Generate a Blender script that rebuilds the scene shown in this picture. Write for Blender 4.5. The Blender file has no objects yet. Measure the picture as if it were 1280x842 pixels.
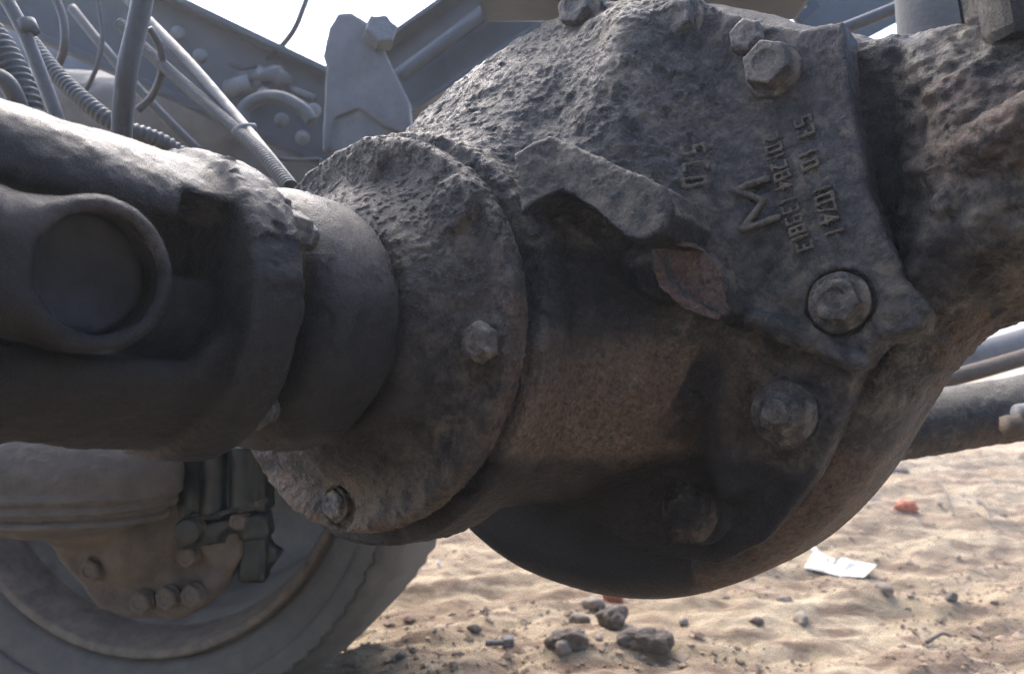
import bpy, math, random
import numpy as np
from mathutils import Vector, Matrix

random.seed(7)
R = math.radians
scene = bpy.context.scene
C = scene.collection

# ---------------------------------------------------------------- camera
H = 0.42                                  # camera height above the sand
F = 1004.0                                # focal length in photo pixels (1280 wide)
cam_d = bpy.data.cameras.new('camera')
cam = bpy.data.objects.new('camera', cam_d); C.objects.link(cam)
cam.location = (0, 0, H); cam.rotation_euler = (R(90), 0, 0)
cam_d.sensor_width = 36; cam_d.lens = 36*F/1280
cam_d.clip_start = 0.01; cam_d.clip_end = 4000
cam_d.dof.use_dof = True; cam_d.dof.focus_distance = 0.46; cam_d.dof.aperture_fstop = 10.0
scene.camera = cam

# ---------------------------------------------------------------- light
SUN_EL, SUN_AZ = 52, -28                   # from behind the axle, upper left (azimuth from +Y)
world = bpy.data.worlds.new('World'); scene.world = world; world.use_nodes = True
nt = world.node_tree; nt.nodes.clear()
wo = nt.nodes.new('ShaderNodeOutputWorld'); bg = nt.nodes.new('ShaderNodeBackground')
sk = nt.nodes.new('ShaderNodeTexSky'); sk.sky_type = 'NISHITA'; sk.sun_disc = False
sk.sun_elevation = R(SUN_EL); sk.sun_rotation = R(SUN_AZ); sk.air_density = .7; sk.dust_density = 2.5; sk.ozone_density = .6
nt.links.new(sk.outputs[0], bg.inputs[0]); bg.inputs[1].default_value = 0.15
nt.links.new(bg.outputs[0], wo.inputs[0])
sun_d = bpy.data.lights.new('sun', 'SUN'); sun_d.energy = .75; sun_d.angle = R(50); sun_d.color = (1, .95, .87)
sun = bpy.data.objects.new('sun', sun_d); C.objects.link(sun)
e, a = R(SUN_EL), R(SUN_AZ)
sd = Vector((math.sin(a)*math.cos(e), math.cos(a)*math.cos(e), math.sin(e)))
sun.rotation_euler = sd.to_track_quat('Z', 'Y').to_euler(); sun.location = sd*6
vs = scene.view_settings; vs.view_transform = 'Standard'; vs.look = 'None'; vs.exposure = 2.35; vs.gamma = 1; vs.use_curve_mapping = False

DECK_Y = -.22                             # front edge of the unseen deck added to block sky light
# ---------------------------------------------------------------- frames
AZ, EL = R(36), R(6)
N = np.array([-math.sin(AZ)*math.cos(EL), -math.cos(AZ)*math.cos(EL), math.sin(EL)])   # along the pinion, to the front
U = np.array([math.cos(AZ), -math.sin(AZ), 0.0])
V = np.cross(N, U)
O = np.array([-.0932, .47, .0037 + H])
def ax(x, y, s): return O + x*U + y*V + s*N                 # axle frame -> world
def loc(px, py, s):                                         # a spot on the plane s of the axle frame
    r = np.array([(px-640)/F, 1, (421-py)/F]); o = O - [0, 0, H]
    t = (N@o + s)/(N@r); p = r*t - o
    return float(p@U), float(p@V)
def at(px, py, d): return Vector(((px-640)/F*d, d, H+(421-py)/F*d))

# ---------------------------------------------------------------- objects
WL = {}                                                     # world location of each object
def tag(o, label=None, cat=None, group=None, kind=None):
    if label: o['label'] = label
    if cat: o['category'] = cat
    if group: o['group'] = group
    if kind: o['kind'] = kind
    return o
def place(o, parent, l):
    C.objects.link(o); o.location = l; WL[o.name] = Vector(l)
    if parent:
        o.parent = parent; o.matrix_parent_inverse = Matrix.Translation(-WL[parent.name])
    return o
def thing(name, label, cat, l, group=None):
    o = bpy.data.objects.new(name, None); o.empty_display_size = .02
    place(o, None, Vector(l)); return tag(o, label, cat, group)
def mesh_np(name, v, quads, smooth=True):
    me = bpy.data.meshes.new(name)
    v = np.asarray(v, np.float32); q = np.asarray(quads, np.int32)
    me.vertices.add(len(v)); me.vertices.foreach_set('co', v.ravel())
    k = q.shape[1]
    me.loops.add(q.size); me.loops.foreach_set('vertex_index', q.ravel())
    me.polygons.add(len(q)); me.polygons.foreach_set('loop_start', np.arange(0, q.size, k, dtype=np.int32))
    me.update(calc_edges=True)
    me.polygons.foreach_set('use_smooth', np.full(len(q), smooth)); me.validate(); me.update()
    return me
def obj(name, me, mat, parent=None, center=True):
    if center:
        n = len(me.vertices); co = np.empty(n*3, np.float32); me.vertices.foreach_get('co', co); co = co.reshape(-1, 3)
        c = (co.min(0)+co.max(0))/2; me.vertices.foreach_set('co', (co-c).ravel()); me.update()
    else: c = (0, 0, 0)
    if mat and not me.materials: me.materials.append(mat)
    return place(bpy.data.objects.new(name, me), parent, [float(k) for k in c])
def rot_to(z, x=None):
    z = Vector(z).normalized(); x = Vector(x) if x is not None else z.orthogonal()
    y = z.cross(x).normalized(); x = y.cross(z)
    return Matrix((x, y, z)).transposed()
def inst(name, me, parent, l, z, x=None, scale=1.0):
    o = bpy.data.objects.new(name, me); place(o, parent, Vector(l))
    o.rotation_euler = rot_to(z, x).to_euler(); o.scale = (scale,)*3 if not hasattr(scale, '__len__') else scale
    return o

# ---------------------------------------------------------------- noise (numpy)
def _h(i, j, k, seed):
    n = (i*374761393 + j*668265263 + k*2147483647 + seed*1274126177) & 0xffffffff
    n = ((n ^ (n >> 13)) * 1274126177) & 0xffffffff
    n = ((n ^ (n >> 16)) * 2246822519) & 0xffffffff
    return ((n ^ (n >> 15)) & 0xffff)/65535.0
def vnoise(p, seed=0):
    i = np.floor(p).astype(np.int64); f = p-i; f = f*f*(3-2*f); r = 0
    for dx in (0, 1):
        for dy in (0, 1):
            for dz in (0, 1):
                w = (f[:, 0] if dx else 1-f[:, 0])*(f[:, 1] if dy else 1-f[:, 1])*(f[:, 2] if dz else 1-f[:, 2])
                r = r + w*_h(i[:, 0]+dx, i[:, 1]+dy, i[:, 2]+dz, seed)
    return r*2-1
RM = np.array([[.36, .48, -.8], [-.8, .6, 0], [.48, .64, .6]])
def fbm(p, scale, octv=4, seed=0, gain=.5):
    r = 0; a_ = 1; q = np.asarray(p, float)*scale
    for o_ in range(octv):
        r = r + a_*vnoise(q, seed+o_); q = (q@RM.T)*2.03+3.7; a_ *= gain
    return r
def sstep(a_, b_, x): t = np.clip((x-a_)/(b_-a_), 0, 1); return t*t*(3-2*t)

# ---------------------------------------------------------------- signed distance solids, meshed with surface nets
def smin(a_, b_, k):
    h = np.clip(.5+.5*(b_-a_)/k, 0, 1); return b_*(1-h)+a_*h-k*h*(1-h)
def smax(a_, b_, k): return -smin(-a_, -b_, k)
class Grid:
    def __init__(s, lo, hi, h):
        s.lo = np.array(lo, float); s.h = h
        n = np.ceil((np.array(hi)-s.lo)/h).astype(int)+1
        g = [np.float32(s.lo[i])+np.arange(n[i], dtype=np.float32)*np.float32(h) for i in range(3)]
        s.X, s.Y, s.Z = g[0][:, None, None], g[1][None, :, None], g[2][None, None, :]
        s.shape = tuple(n)
    def cyl(s, c, r, z0, z1, rd=0.0):                        # axis Z
        d1 = np.hypot(s.X-c[0], s.Y-c[1])-(r-rd); d2 = np.abs(s.Z-(z0+z1)/2)-((z1-z0)/2-rd)
        return np.minimum(np.maximum(d1, d2), 0)+np.hypot(np.maximum(d1, 0), np.maximum(d2, 0))-rd
    def sph(s, c, r): return np.sqrt((s.X-c[0])**2+(s.Y-c[1])**2+(s.Z-c[2])**2)-r
    def ell(s, c, r):
        q = np.sqrt(((s.X-c[0])/r[0])**2+((s.Y-c[1])/r[1])**2+((s.Z-c[2])/r[2])**2); return (q-1)*min(r)
    def cap(s, a_, b_, ra, rb=None):
        rb = ra if rb is None else rb; a_ = np.array(a_, float); b_ = np.array(b_, float); d = b_-a_
        t = np.clip(((s.X-a_[0])*d[0]+(s.Y-a_[1])*d[1]+(s.Z-a_[2])*d[2])/(d@d), 0, 1)
        return np.sqrt((s.X-a_[0]-t*d[0])**2+(s.Y-a_[1]-t*d[1])**2+(s.Z-a_[2]-t*d[2])**2)-(ra+(rb-ra)*t)
    def rod(s, a_, b_, r, rd=.002):                         # flat ended cylinder from a to b
        a_ = np.array(a_, float); b_ = np.array(b_, float); L = np.linalg.norm(b_-a_); d = (b_-a_)/L; m = (a_+b_)/2
        t = (s.X-m[0])*d[0]+(s.Y-m[1])*d[1]+(s.Z-m[2])*d[2]
        q = np.sqrt(np.maximum((s.X-m[0])**2+(s.Y-m[1])**2+(s.Z-m[2])**2-t*t, 0))
        d1 = q-(r-rd); d2 = np.abs(t)-(L/2-rd)
        return np.minimum(np.maximum(d1, d2), 0)+np.hypot(np.maximum(d1, 0), np.maximum(d2, 0))-rd
    def box(s, c, hs, M=None, rd=.002):
        x, y, z = s.X-c[0], s.Y-c[1], s.Z-c[2]
        if M is not None: x, y, z = (M[0][0]*x+M[0][1]*y+M[0][2]*z, M[1][0]*x+M[1][1]*y+M[1][2]*z, M[2][0]*x+M[2][1]*y+M[2][2]*z)
        q = [np.abs(x)-(hs[0]-rd), np.abs(y)-(hs[1]-rd), np.abs(z)-(hs[2]-rd)]
        return np.minimum(np.maximum(np.maximum(q[0], q[1]), q[2]), 0)+np.sqrt(sum(np.maximum(k, 0)**2 for k in q))-rd
    def poly2(s, pts):                                      # 2-D distance in X,Y
        X, Y = s.X[:, :, 0], s.Y[:, :, 0]; X, Y = np.broadcast_arrays(X, Y)
        d = np.full(X.shape, 1e9, np.float32); sg = np.ones(X.shape, np.float32); n = len(pts)
        for i in range(n):
            ax_, ay = pts[i]; bx, by = pts[i-1]; ex, ey = bx-ax_, by-ay; wx, wy = X-ax_, Y-ay
            t = np.clip((wx*ex+wy*ey)/(ex*ex+ey*ey), 0, 1)
            d = np.minimum(d, (wx-ex*t)**2+(wy-ey*t)**2)
            c1 = Y >= ay; c2 = Y < by; c3 = ex*wy > ey*wx
            sg = np.where((c1 & c2 & c3) | (~c1 & ~c2 & ~c3), -sg, sg)
        return (sg*np.sqrt(d)).astype(np.float32)[:, :, None]
    def prism(s, pts, z0, z1, rd=.002):
        d1 = s.poly2(pts)+rd
        d2 = np.maximum(s.Z-z1, z0-s.Z)+rd
        d1, d2 = np.broadcast_arrays(d1, d2)
        return np.minimum(np.maximum(d1, d2), 0)+np.hypot(np.maximum(d1, 0), np.maximum(d2, 0))-rd
    def mesh(s, D):
        D = np.ascontiguousarray(np.broadcast_to(D, s.shape)).astype(np.float32)
        I = D < 0
        n0, n1, n2 = D.shape; cnt = np.zeros((n0-1, n1-1, n2-1), np.int8)
        cr = [(a_, b_, c_) for a_ in (0, 1) for b_ in (0, 1) for c_ in (0, 1)]
        sl = lambda c_: tuple(slice(k, n-1+k) for k, n in zip(c_, D.shape))
        for c_ in cr: cnt += I[sl(c_)]
        act = (cnt > 0) & (cnt < 8); i, j, k = np.nonzero(act)
        idx = np.full(act.shape, -1, np.int32); idx[act] = np.arange(len(i))
        pos = np.zeros((len(i), 3)); num = np.zeros(len(i))
        for a_ in cr:
            for axx in range(3):
                if a_[axx]: continue
                b_ = list(a_); b_[axx] = 1
                fa = D[i+a_[0], j+a_[1], k+a_[2]]; fb = D[i+b_[0], j+b_[1], k+b_[2]]
                m = (fa < 0) != (fb < 0); t = np.where(m, fa/np.where(m, fa-fb, 1), 0)
                p = np.tile(np.array(a_, float), (len(i), 1)); p[:, axx] = t
                pos += p*m[:, None]; num += m
        pos = pos/num[:, None]+np.stack([i, j, k], 1); pos = s.lo+pos*s.h
        qs = []
        for axx in range(3):
            o1, o2 = [t for t in range(3) if t != axx]
            A = [slice(None)]*3; B = [slice(None)]*3; A[axx] = slice(0, -1); B[axx] = slice(1, None)
            for o_ in (o1, o2): A[o_] = slice(1, -1); B[o_] = slice(1, -1)
            ia, ib = I[tuple(A)], I[tuple(B)]; e_ = np.stack(np.nonzero(ia != ib), 1)
            neg = ia[tuple(e_.T)]; e_[:, o1] += 1; e_[:, o2] += 1
            def g(d1, d2): q = e_.copy(); q[:, o1] -= d1; q[:, o2] -= d2; return idx[tuple(q.T)]
            q = np.stack([g(1, 1), g(0, 1), g(0, 0), g(1, 0)], 1)
            flip = neg if axx == 1 else ~neg
            q[flip] = q[flip][:, ::-1]; qs.append(q)
        return pos, np.concatenate(qs)
def cast(name, grid, D, mat, parent, frame=None, disp=None, stain=None):
    """mesh the solid, roughen it along its normals, colour masks, partly painted shade, as vertex data (r rust, g dust, b oil)"""
    p, q = grid.mesh(D); me = mesh_np(name, p, q)
    n = len(p)
    nr = np.empty(n*3, np.float32); me.vertices.foreach_get('normal', nr); nr = nr.reshape(-1, 3)
    st = stain(p, nr) if stain else np.zeros((n, 3))
    if disp is not None: p = p + nr*disp(p, nr)[:, None]
    if frame == 'axle': w = O + p[:, :1]*U + p[:, 1:2]*V + p[:, 2:]*N
    elif frame is not None: w = np.array(frame[0]) + p@np.array(frame[1])
    else: w = p
    me.vertices.foreach_set('co', w.astype(np.float32).ravel()); me.update()
    at_ = me.color_attributes.new('stain', 'FLOAT_COLOR', 'POINT')
    cc = np.ones((n, 4), np.float32); cc[:, :3] = np.clip(st, 0, 1); at_.data.foreach_set('color', cc.ravel())
    return obj(name, me, mat, parent)
def pits(a1, s1, a2, s2, a3=0, seed=0, s3=45):
    def f(p, nr):
        d = a1*fbm(p, s1, 3, seed) + a2*fbm(p, s2, 2, seed+9)
        if a3:
            m = fbm(p, s3, 3, seed+20); d = d + a3*(sstep(-.05, .12, m)-.5)
        return d
    return f

# ---------------------------------------------------------------- materials
def ramp(nt_, fac, stops):
    r_ = nt_.nodes.new('ShaderNodeValToRGB'); el = r_.color_ramp.elements
    while len(el) < len(stops): el.new(.5)
    for k, (p_, c_) in zip(el, stops): k.position = p_; k.color = (*c_, 1) if len(c_) == 3 else c_
    nt_.links.new(fac, r_.inputs[0]); return r_.outputs[0]
def base_mat(name, rough=.6, spec=.5, metal=0.0):
    m = bpy.data.materials.new(name); m.use_nodes = True; t = m.node_tree; b = t.nodes['Principled BSDF']
    b.inputs['Roughness'].default_value = rough; b.inputs['Metallic'].default_value = metal
    b.inputs['Specular IOR Level'].default_value = spec
    return m, t, b
def tex(t, scale, detail=6, rough=.6, coord=None, dist=0.0):
    n_ = t.nodes.new('ShaderNodeTexNoise'); n_.inputs['Scale'].default_value = scale; n_.inputs['Detail'].default_value = detail
    n_.inputs['Roughness'].default_value = rough; n_.inputs['Distortion'].default_value = dist
    if coord is not None: t.links.new(coord, n_.inputs['Vector'])
    return n_.outputs[0]
def mixc(t, fac, a_, b_, mode='MIX'):
    m = t.nodes.new('ShaderNodeMix'); m.data_type = 'RGBA'; m.blend_type = mode
    for s_, v_ in ((m.inputs[0], fac), (m.inputs[6], a_), (m.inputs[7], b_)):
        if isinstance(v_, (int, float)): s_.default_value = v_
        elif isinstance(v_, tuple): s_.default_value = (*v_, 1)
        else: t.links.new(v_, s_)
    return m.outputs[2]
def mathn(t, op, a_, b_=0.0, clamp=False):
    m = t.nodes.new('ShaderNodeMath'); m.operation = op; m.use_clamp = clamp
    for s_, v_ in ((m.inputs[0], a_), (m.inputs[1], b_)):
        if isinstance(v_, (int, float)): s_.default_value = v_
        else: t.links.new(v_, s_)
    return m.outputs[0]
def bump(t, b, hts, chain=None):
    nrm = None
    for h_, dist, st in hts:
        bn = t.nodes.new('ShaderNodeBump'); bn.inputs['Strength'].default_value = st; bn.inputs['Distance'].default_value = dist
        t.links.new(h_, bn.inputs['Height'])
        if nrm is not None: t.links.new(nrm, bn.inputs['Normal'])
        nrm = bn.outputs[0]
    t.links.new(nrm, b.inputs['Normal'])
def cast_iron(name, c1, c2, rust=(.16, .100, .068), dust=(.30, .255, .185), oil_shade=(.012, .012, .014), rough=.52, bump_k=1.0, scale=1.0):
    m, t, b = base_mat(name, rough)
    co = t.nodes.new('ShaderNodeTexCoord').outputs['Object']
    st = t.nodes.new('ShaderNodeVertexColor'); st.layer_name = 'stain'
    sp = t.nodes.new('ShaderNodeSeparateColor'); t.links.new(st.outputs[0], sp.inputs[0])
    big = tex(t, 22*scale, 8, .62, co); fine = tex(t, 380*scale, 6, .75, co, .3); mid = tex(t, 120*scale, 7, .7, co, .5); blot = tex(t, 55*scale, 7, .7, co, .3); micro = tex(t, 1100*scale, 4, .7, co)
    col = ramp(t, mid, [(.36, tuple(k*.6 for k in c1)), (.5, tuple((k+j)/2 for k, j in zip(c1, c2))), (.64, tuple(k*1.35 for k in c2))])
    col = mixc(t, .55, col, mixc(t, 1.0, col, ramp(t, fine, [(.34, (.25, .25, .25)), (.66, (1.9, 1.85, 1.75))]), 'MULTIPLY'))
    col = mixc(t, mathn(t, 'MULTIPLY', ramp(t, big, [(.42, (0, 0, 0)), (.66, (1, 1, 1))]), .3), col, tuple(.5*(k+j) for k, j in zip(c2, rust)))
    col = mixc(t, ramp(t, blot, [(.36, (.92, .92, .92)), (.50, (0, 0, 0))]), col, tuple(k*.45 for k in c1))
    col = mixc(t, ramp(t, blot, [(.53, (0, 0, 0)), (.66, (.62, .62, .62))]), col, dust)
    def brk(ch, k=.9):                                     # ragged edge from noise
        s_ = mathn(t, 'ADD', sp.outputs[ch], mathn(t, 'MULTIPLY', mathn(t, 'SUBTRACT', mid, .5), 1.3))
        s_ = mathn(t, 'ADD', s_, mathn(t, 'MULTIPLY', mathn(t, 'SUBTRACT', fine, .5), .8))
        return mathn(t, 'MULTIPLY', mathn(t, 'MULTIPLY', ramp(t, s_, [(.25, (0, 0, 0)), (.75, (1, 1, 1))]), mathn(t, 'GREATER_THAN', sp.outputs[ch], .01)), k)
    rc = ramp(t, fine, [(.35, tuple(k*.25 for k in rust)), (.65, tuple(k*1.5 for k in rust))])
    col = mixc(t, brk(0), col, rc)
    col = mixc(t, brk(1, .8), col, ramp(t, fine, [(.3, tuple(k*.7 for k in dust)), (.7, dust)]))
    ob = brk(2, .93); col = mixc(t, ob, col, oil_shade)
    # grit specks
    vo = t.nodes.new('ShaderNodeTexVoronoi'); vo.inputs['Scale'].default_value = 330*scale; t.links.new(co, vo.inputs['Vector'])
    gk = mathn(t, 'MULTIPLY', mathn(t, 'LESS_THAN', vo.outputs['Distance'], .18), ramp(t, big, [(.45, (0, 0, 0)), (.6, (1, 1, 1))]))
    col = mixc(t, mathn(t, 'MULTIPLY', gk, .15), col, dust)
    t.links.new(col, b.inputs['Base Color'])
    rr = ramp(t, mid, [(.3, (rough-.16,)*3), (.7, (min(1, rough+.18),)*3)])
    t.links.new(rr, b.inputs['Roughness'])
    rr = mixc(t, ob, rr, (.32, .32, .32)); t.links.new(rr, b.inputs['Roughness'])
    bump(t, b, [(mid, .0050*bump_k, 1), (fine, .0030*bump_k, 1), (micro, .0011*bump_k, 1), (vo.outputs['Distance'], .0004*bump_k, .5)])
    return m
def plain(name, c, rough=.6, scale=60, var=.3, bk=.0005, metal=0.0, spec=.5):
    m, t, b = base_mat(name, rough, spec, metal)
    co = t.nodes.new('ShaderNodeTexCoord').outputs['Object']; n_ = tex(t, scale, 7, .65, co); f_ = tex(t, scale*7, 4, .6, co)
    t.links.new(ramp(t, n_, [(.3, tuple(k*(1-var) for k in c)), (.72, tuple(min(1, k*(1+var)) for k in c))]), b.inputs['Base Color'])
    t.links.new(ramp(t, n_, [(.3, (rough*.8,)*3), (.7, (min(1, rough*1.25),)*3)]), b.inputs['Roughness'])
    bump(t, b, [(n_, bk*2, .7), (f_, bk, .7)])
    return m
M_car = cast_iron('grey_cast_iron', (.050, .050, .052), (.10, .098, .098), rust=(.21, .145, .10))
M_hou = cast_iron('crusted_iron', (.030, .028, .029), (.085, .078, .076), bump_k=1.6, scale=.8)
M_ret = cast_iron('dirty_iron', (.040, .038, .038), (.088, .080, .076), dust=(.25, .20, .145))
M_yok = cast_iron('greasy_steel', (.028, .028, .031), (.055, .055, .058), dust=(.13, .12, .10), bump_k=.8, rough=.42)
M_face = cast_iron('rusty_broken_iron', (.045, .045, .047), (.09, .088, .088), rust=(.17, .105, .08))
M_grime = cast_iron('black_grime', (.018, .017, .018), (.035, .032, .031))
M_blt = cast_iron('bolt_steel', (.060, .058, .057), (.13, .122, .112), bump_k=.35, scale=2.0)
M_rub = plain('black_rubber', (.030, .031, .033), .55)
M_hos = plain('dusty_hose', (.055, .058, .061), .5, 120)
M_dhos = plain('dark_hose', (.035, .037, .04), .5, 120)
M_tyre = plain('dusty_tyre_rubber', (.105, .092, .075), .8, 40, .35)
M_rim = plain('dusty_rim_paint', (.18, .155, .12), .6, 30, .4)
M_rlip = plain('rusty_rim_edge', (.15, .115, .082), .75, 60, .45, .0012)
M_beam = plain('dark_frame_paint', (.042, .052, .066), .55, 25, .35)
M_brk = plain('dusty_grey_bracket', (.12, .125, .13), .7, 30, .3)
M_gear = plain('dusty_aluminium_case', (.115, .112, .11), .75, 25, .35, .001)
M_green = plain('dark_green_paint', (.010, .016, .014), .4, 40, .5)
M_mud = plain('mud_caked_steel', (.095, .080, .066), .85, 40, .45, .0015)
M_knk = plain('rusty_knuckle_iron', (.11, .083, .062), .8, 45, .4, .0012)

# ================================================================ SETTING: sand
def ground_z(x, y):
    p = np.stack([x, y, np.zeros_like(x)], 1)
    d = np.hypot(x, y-.3)
    q = np.stack([x*.55+y*.25, y*1.5-x*.42, np.zeros_like(x)], 1)            # ruts run to the right
    z = .020*fbm(q, 3.2, 4, 3)+.008*np.abs(fbm(q, 9, 3, 5))+.004*fbm(p, 26, 3, 8)+.0016*fbm(p, 90, 2, 12)
    q2 = np.stack([x*1.2+y*.6, y*5.2-x*1.3, np.zeros_like(x)], 1); rd_ = 1-np.abs(fbm(q2, 1.7, 4, 21))*1.6
    z = z+.013*rd_+.007*(1-np.abs(fbm(q2, 5.0, 3, 25)))+.0030*np.abs(fbm(p, 45, 3, 27))
    for (px, py, L_, w_, h_, an) in ((.51, 1.21, .12, .035, .034, 6), (.27, 1.17, .14, .028, .022, -4), (.36, 1.34, .22, .03, .020, 10), (.87, 1.55, .22, .05, .030, 12), (.62, 1.45, .20, .035, .022, -4), (.75, 1.75, .40, .06, .020, 12), (.05, 1.35, .12, .03, .014, 8), (.45, 2.05, .5, .05, .02, 10), (.9, 2.5, .6, .08, .03, 8)):
        c_, s_ = math.cos(R(an)), math.sin(R(an)); dx, dy = x-px, y-py
        z = z + h_*np.exp(-((dx*c_+dy*s_)/L_)**2-((-dx*s_+dy*c_)/w_)**2)
    return z*np.clip(1.4-d/9, .25, 1)
def sand_mat():
    m, t, b = base_mat('sand', .95, .2)
    co = t.nodes.new('ShaderNodeTexCoord').outputs['Object']
    a_ = tex(t, 3.0, 8, .65, co, .6); f_ = tex(t, 60, 8, .75, co); g_ = tex(t, 420, 4, .7, co); mp_ = t.nodes.new('ShaderNodeMapping'); mp_.inputs['Rotation'].default_value = (0, 0, R(14)); mp_.inputs['Scale'].default_value = (.45, 1.5, 1); t.links.new(co, mp_.inputs[0])
    h_ = tex(t, 16, 7, .65, mp_.outputs[0], 1.0)
    c_ = ramp(t, a_, [(.36, (.43, .325, .205)), (.62, (.61, .49, .33))])
    c_ = mixc(t, ramp(t, h_, [(.44, (0, 0, 0)), (.60, (.95, .95, .95))]), c_, (.25, .175, .12))
    c_ = mixc(t, ramp(t, f_, [(.58, (0, 0, 0)), (.70, (.7, .7, .7))]), c_, (.22, .15, .11))
    c_ = mixc(t, ramp(t, g_, [(.35, (.35, .35, .35)), (.6, (0, 0, 0))]), c_, (.24, .18, .13))
    t.links.new(c_, b.inputs['Base Color'])
    bump(t, b, [(h_, .020, .9), (f_, .009, .9), (g_, .0025, .9)])
    return m
M_sand = sand_mat()
xs = np.unique(np.concatenate([-np.geomspace(1.6, 28, 40)[::-1]-.0, np.arange(-1.6, 2.4, .010), np.geomspace(2.4, 28, 45)]))
ys = np.unique(np.concatenate([-np.geomspace(.5, 28, 30)[::-1], np.arange(-.5, .9, .05), np.arange(.9, 2.9, .007), np.geomspace(2.9, 43, 80)]))
GX, GY = np.meshgrid(xs, ys, indexing='ij'); gz = ground_z(GX.ravel(), GY.ravel())
ni, nj = GX.shape; I0 = (np.arange(ni-1)[:, None]*nj+np.arange(nj-1)[None]).ravel()
g = obj('sandy_ground', mesh_np('sandy_ground', np.stack([GX.ravel(), GY.ravel(), gz], 1), np.stack([I0, I0+nj, I0+nj+1, I0+1], 1)), M_sand, None, False)
tag(g, kind='structure')
def gz1(x, y): return float(ground_z(np.array([float(x)]), np.array([float(y)]))[0])

# ================================================================ DRIVE AXLE
axle = thing('drive_axle', 'grimy cast iron truck axle with bulging bolted differential housing in the middle of the photo', 'axle', ax(.09, .055, -.2))
VX = 1.0
# ---- axle housing: round banjo and the two tubes
rl = R(12); CB = (.066, .047)
G = Grid((-.42, -.20, -.33), (.50, .36, -.09), .0019*VX)
xr = (G.X-CB[0])*math.cos(rl)+(G.Y-CB[1])*math.sin(rl); yr = -(G.X-CB[0])*math.sin(rl)+(G.Y-CB[1])*math.cos(rl)
ring = G.cyl(CB, .2125, -.285, -.146, .042)
rt = .080+.064*np.exp(-(np.abs(xr)/.155)**2.0)
tube = (np.sqrt((yr-.016)**2+(G.Z+.205)**2)-rt)*.8
D = smin(ring, tube, .045)
D = smax(D, G.Z+.150-1.1*np.maximum(0, G.X-.262), .006)
# ribs on the tube
D = smin(D, G.cap((*loc(1140, 204, -.125), -.134), (*loc(1290, 158, -.115), -.104), .004, .012), .005)
D = smin(D, G.cap((*loc(1165, 310, -.12), -.155), (*loc(1290, 240, -.12), -.135), .016, .020), .03)
def hs(p, nr):
    n1 = fbm(p, 9, 4, 31); r_ = np.hypot(p[:, 0]-CB[0], p[:, 1]-CB[1])
    rust = .55*sstep(-.1, .5, n1)+.75*sstep(.17, .20, r_)*(p[:, 1] < .03)*sstep(-.4, .1, n1)*(r_ < .24)
    dust = .75*sstep(.5, .95, nr[:, 1])*sstep(.12, .2, p[:, 1])+.35*(fbm(p, 25, 3, 77) > .35)
    oil_shade = .95*sstep(.0, -.08, p[:, 1]-.02)*(p[:, 0] < .15)*(1-.5*sstep(.0, .5, n1)) + .8*np.exp(-((p[:, 0]-.262)/.018)**2)*sstep(.03, .06, p[:, 1])  # stripe near the plate edge is crevice shade painted into the colour
    return np.stack([rust, dust, oil_shade], 1)
def hd(p, nr):
    k = sstep(.20, .27, p[:, 0])*sstep(-.05, .03, p[:, 1])
    k2 = sstep(-.02, .05, p[:, 1])+.15
    return (k*(.0026*np.abs(fbm(p, 34, 4, 5, .6))+.0020*fbm(p*np.array([1, 1.6, 1]), 110, 3, 14)-.0016*sstep(.15, .5, fbm(p, 60, 3, 15))) + np.minimum(1, k2)*(.0008*fbm(p, 60, 3, 4)+.0004*fbm(p, 220, 2, 6)) + .0012*fbm(p, 14, 2, 2))
housing = cast('axle_housing', G, D, M_hou, axle, 'axle', hd, hs)

# ---- differential carrier
G = Grid((-.135, -.145, -.165), (.300, .245, -.012), .0011*VX)
Z = G.Z
def L2(pts, s): return [loc(x, y, s) for x, y in pts]
up = L2([(1055, 25), (1063, 130), (1090, 250), (1128, 345), (1163, 385), (1155, 410), (1100, 425), (1075, 455), (910, 382)], -.12)
up += [(.10, .0), (.0, .0), (-.02, .15), (.02, .20), (.07, .235)] + L2([(800, -2), (850, 4), (905, 12), (960, 30), (1005, 36)], -.12)
D = G.prism(up, -.150, -.120, .003)
lo_ = L2([(905, 378), (1074, 457), (1045, 530), (1010, 600), (945, 680), (880, 712)], -.127)+[(.12, -.125), (.05, -.09), (.08, .0)]
low = smax(G.prism(lo_, -.155, -.1265, .003), (Z+.1275)-(.16*(G.Y+.0)-.0), .002)
D = smin(D, low, .003)
# skewed cone between the pinion nose and the plate
t = np.clip((-.020-Z)/.110, 0, 1)
tt = t*t*(3-2*t)
cx, cy = .040*tt, .055*tt; rr_ = .109+.010*t+.037*tt
cone = (np.hypot(G.X-cx, G.Y-cy)-rr_)*.80
cone = smax(cone, np.maximum(Z+.018, -.155-Z), .006)
D = smin(D, cone, .020)
# ring gear bulge at the upper left, with a valley and vertical ribs
D = smin(D, G.ell((.045, .120, -.150), (.112, .100, .075)), .02)
v0, v1 = loc(742, 45, -.10), loc(672, 240, -.07)
D = smin(D, G.cap((*loc(765, 60, -.10), -.118), (*loc(752, 190, -.08), -.098), .030, .026), .022)
D = smax(D, -G.cap((*v0, -.080), (*v1, -.034), .016, .011), .016)
D = smin(D, G.cap((*loc(690, 45, -.13), -.138), (*loc(540, 175, -.10), -.102), .012, .012), .022)
D = smin(D, G.cap((*loc(842, 20, -.12), -.128), (*loc(858, 170, -.12), -.122), .014, .008), .018)
# nose flange that carries the retainer
D = smin(D, G.cyl((0, 0), .1245, -.052, -.0165, .004), .006)
dx_, dy_ = loc(712, 335, -.045)
D = smax(D, -G.ell((dx_, dy_, -.008), (.034, .030, .018)), .012)
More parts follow.
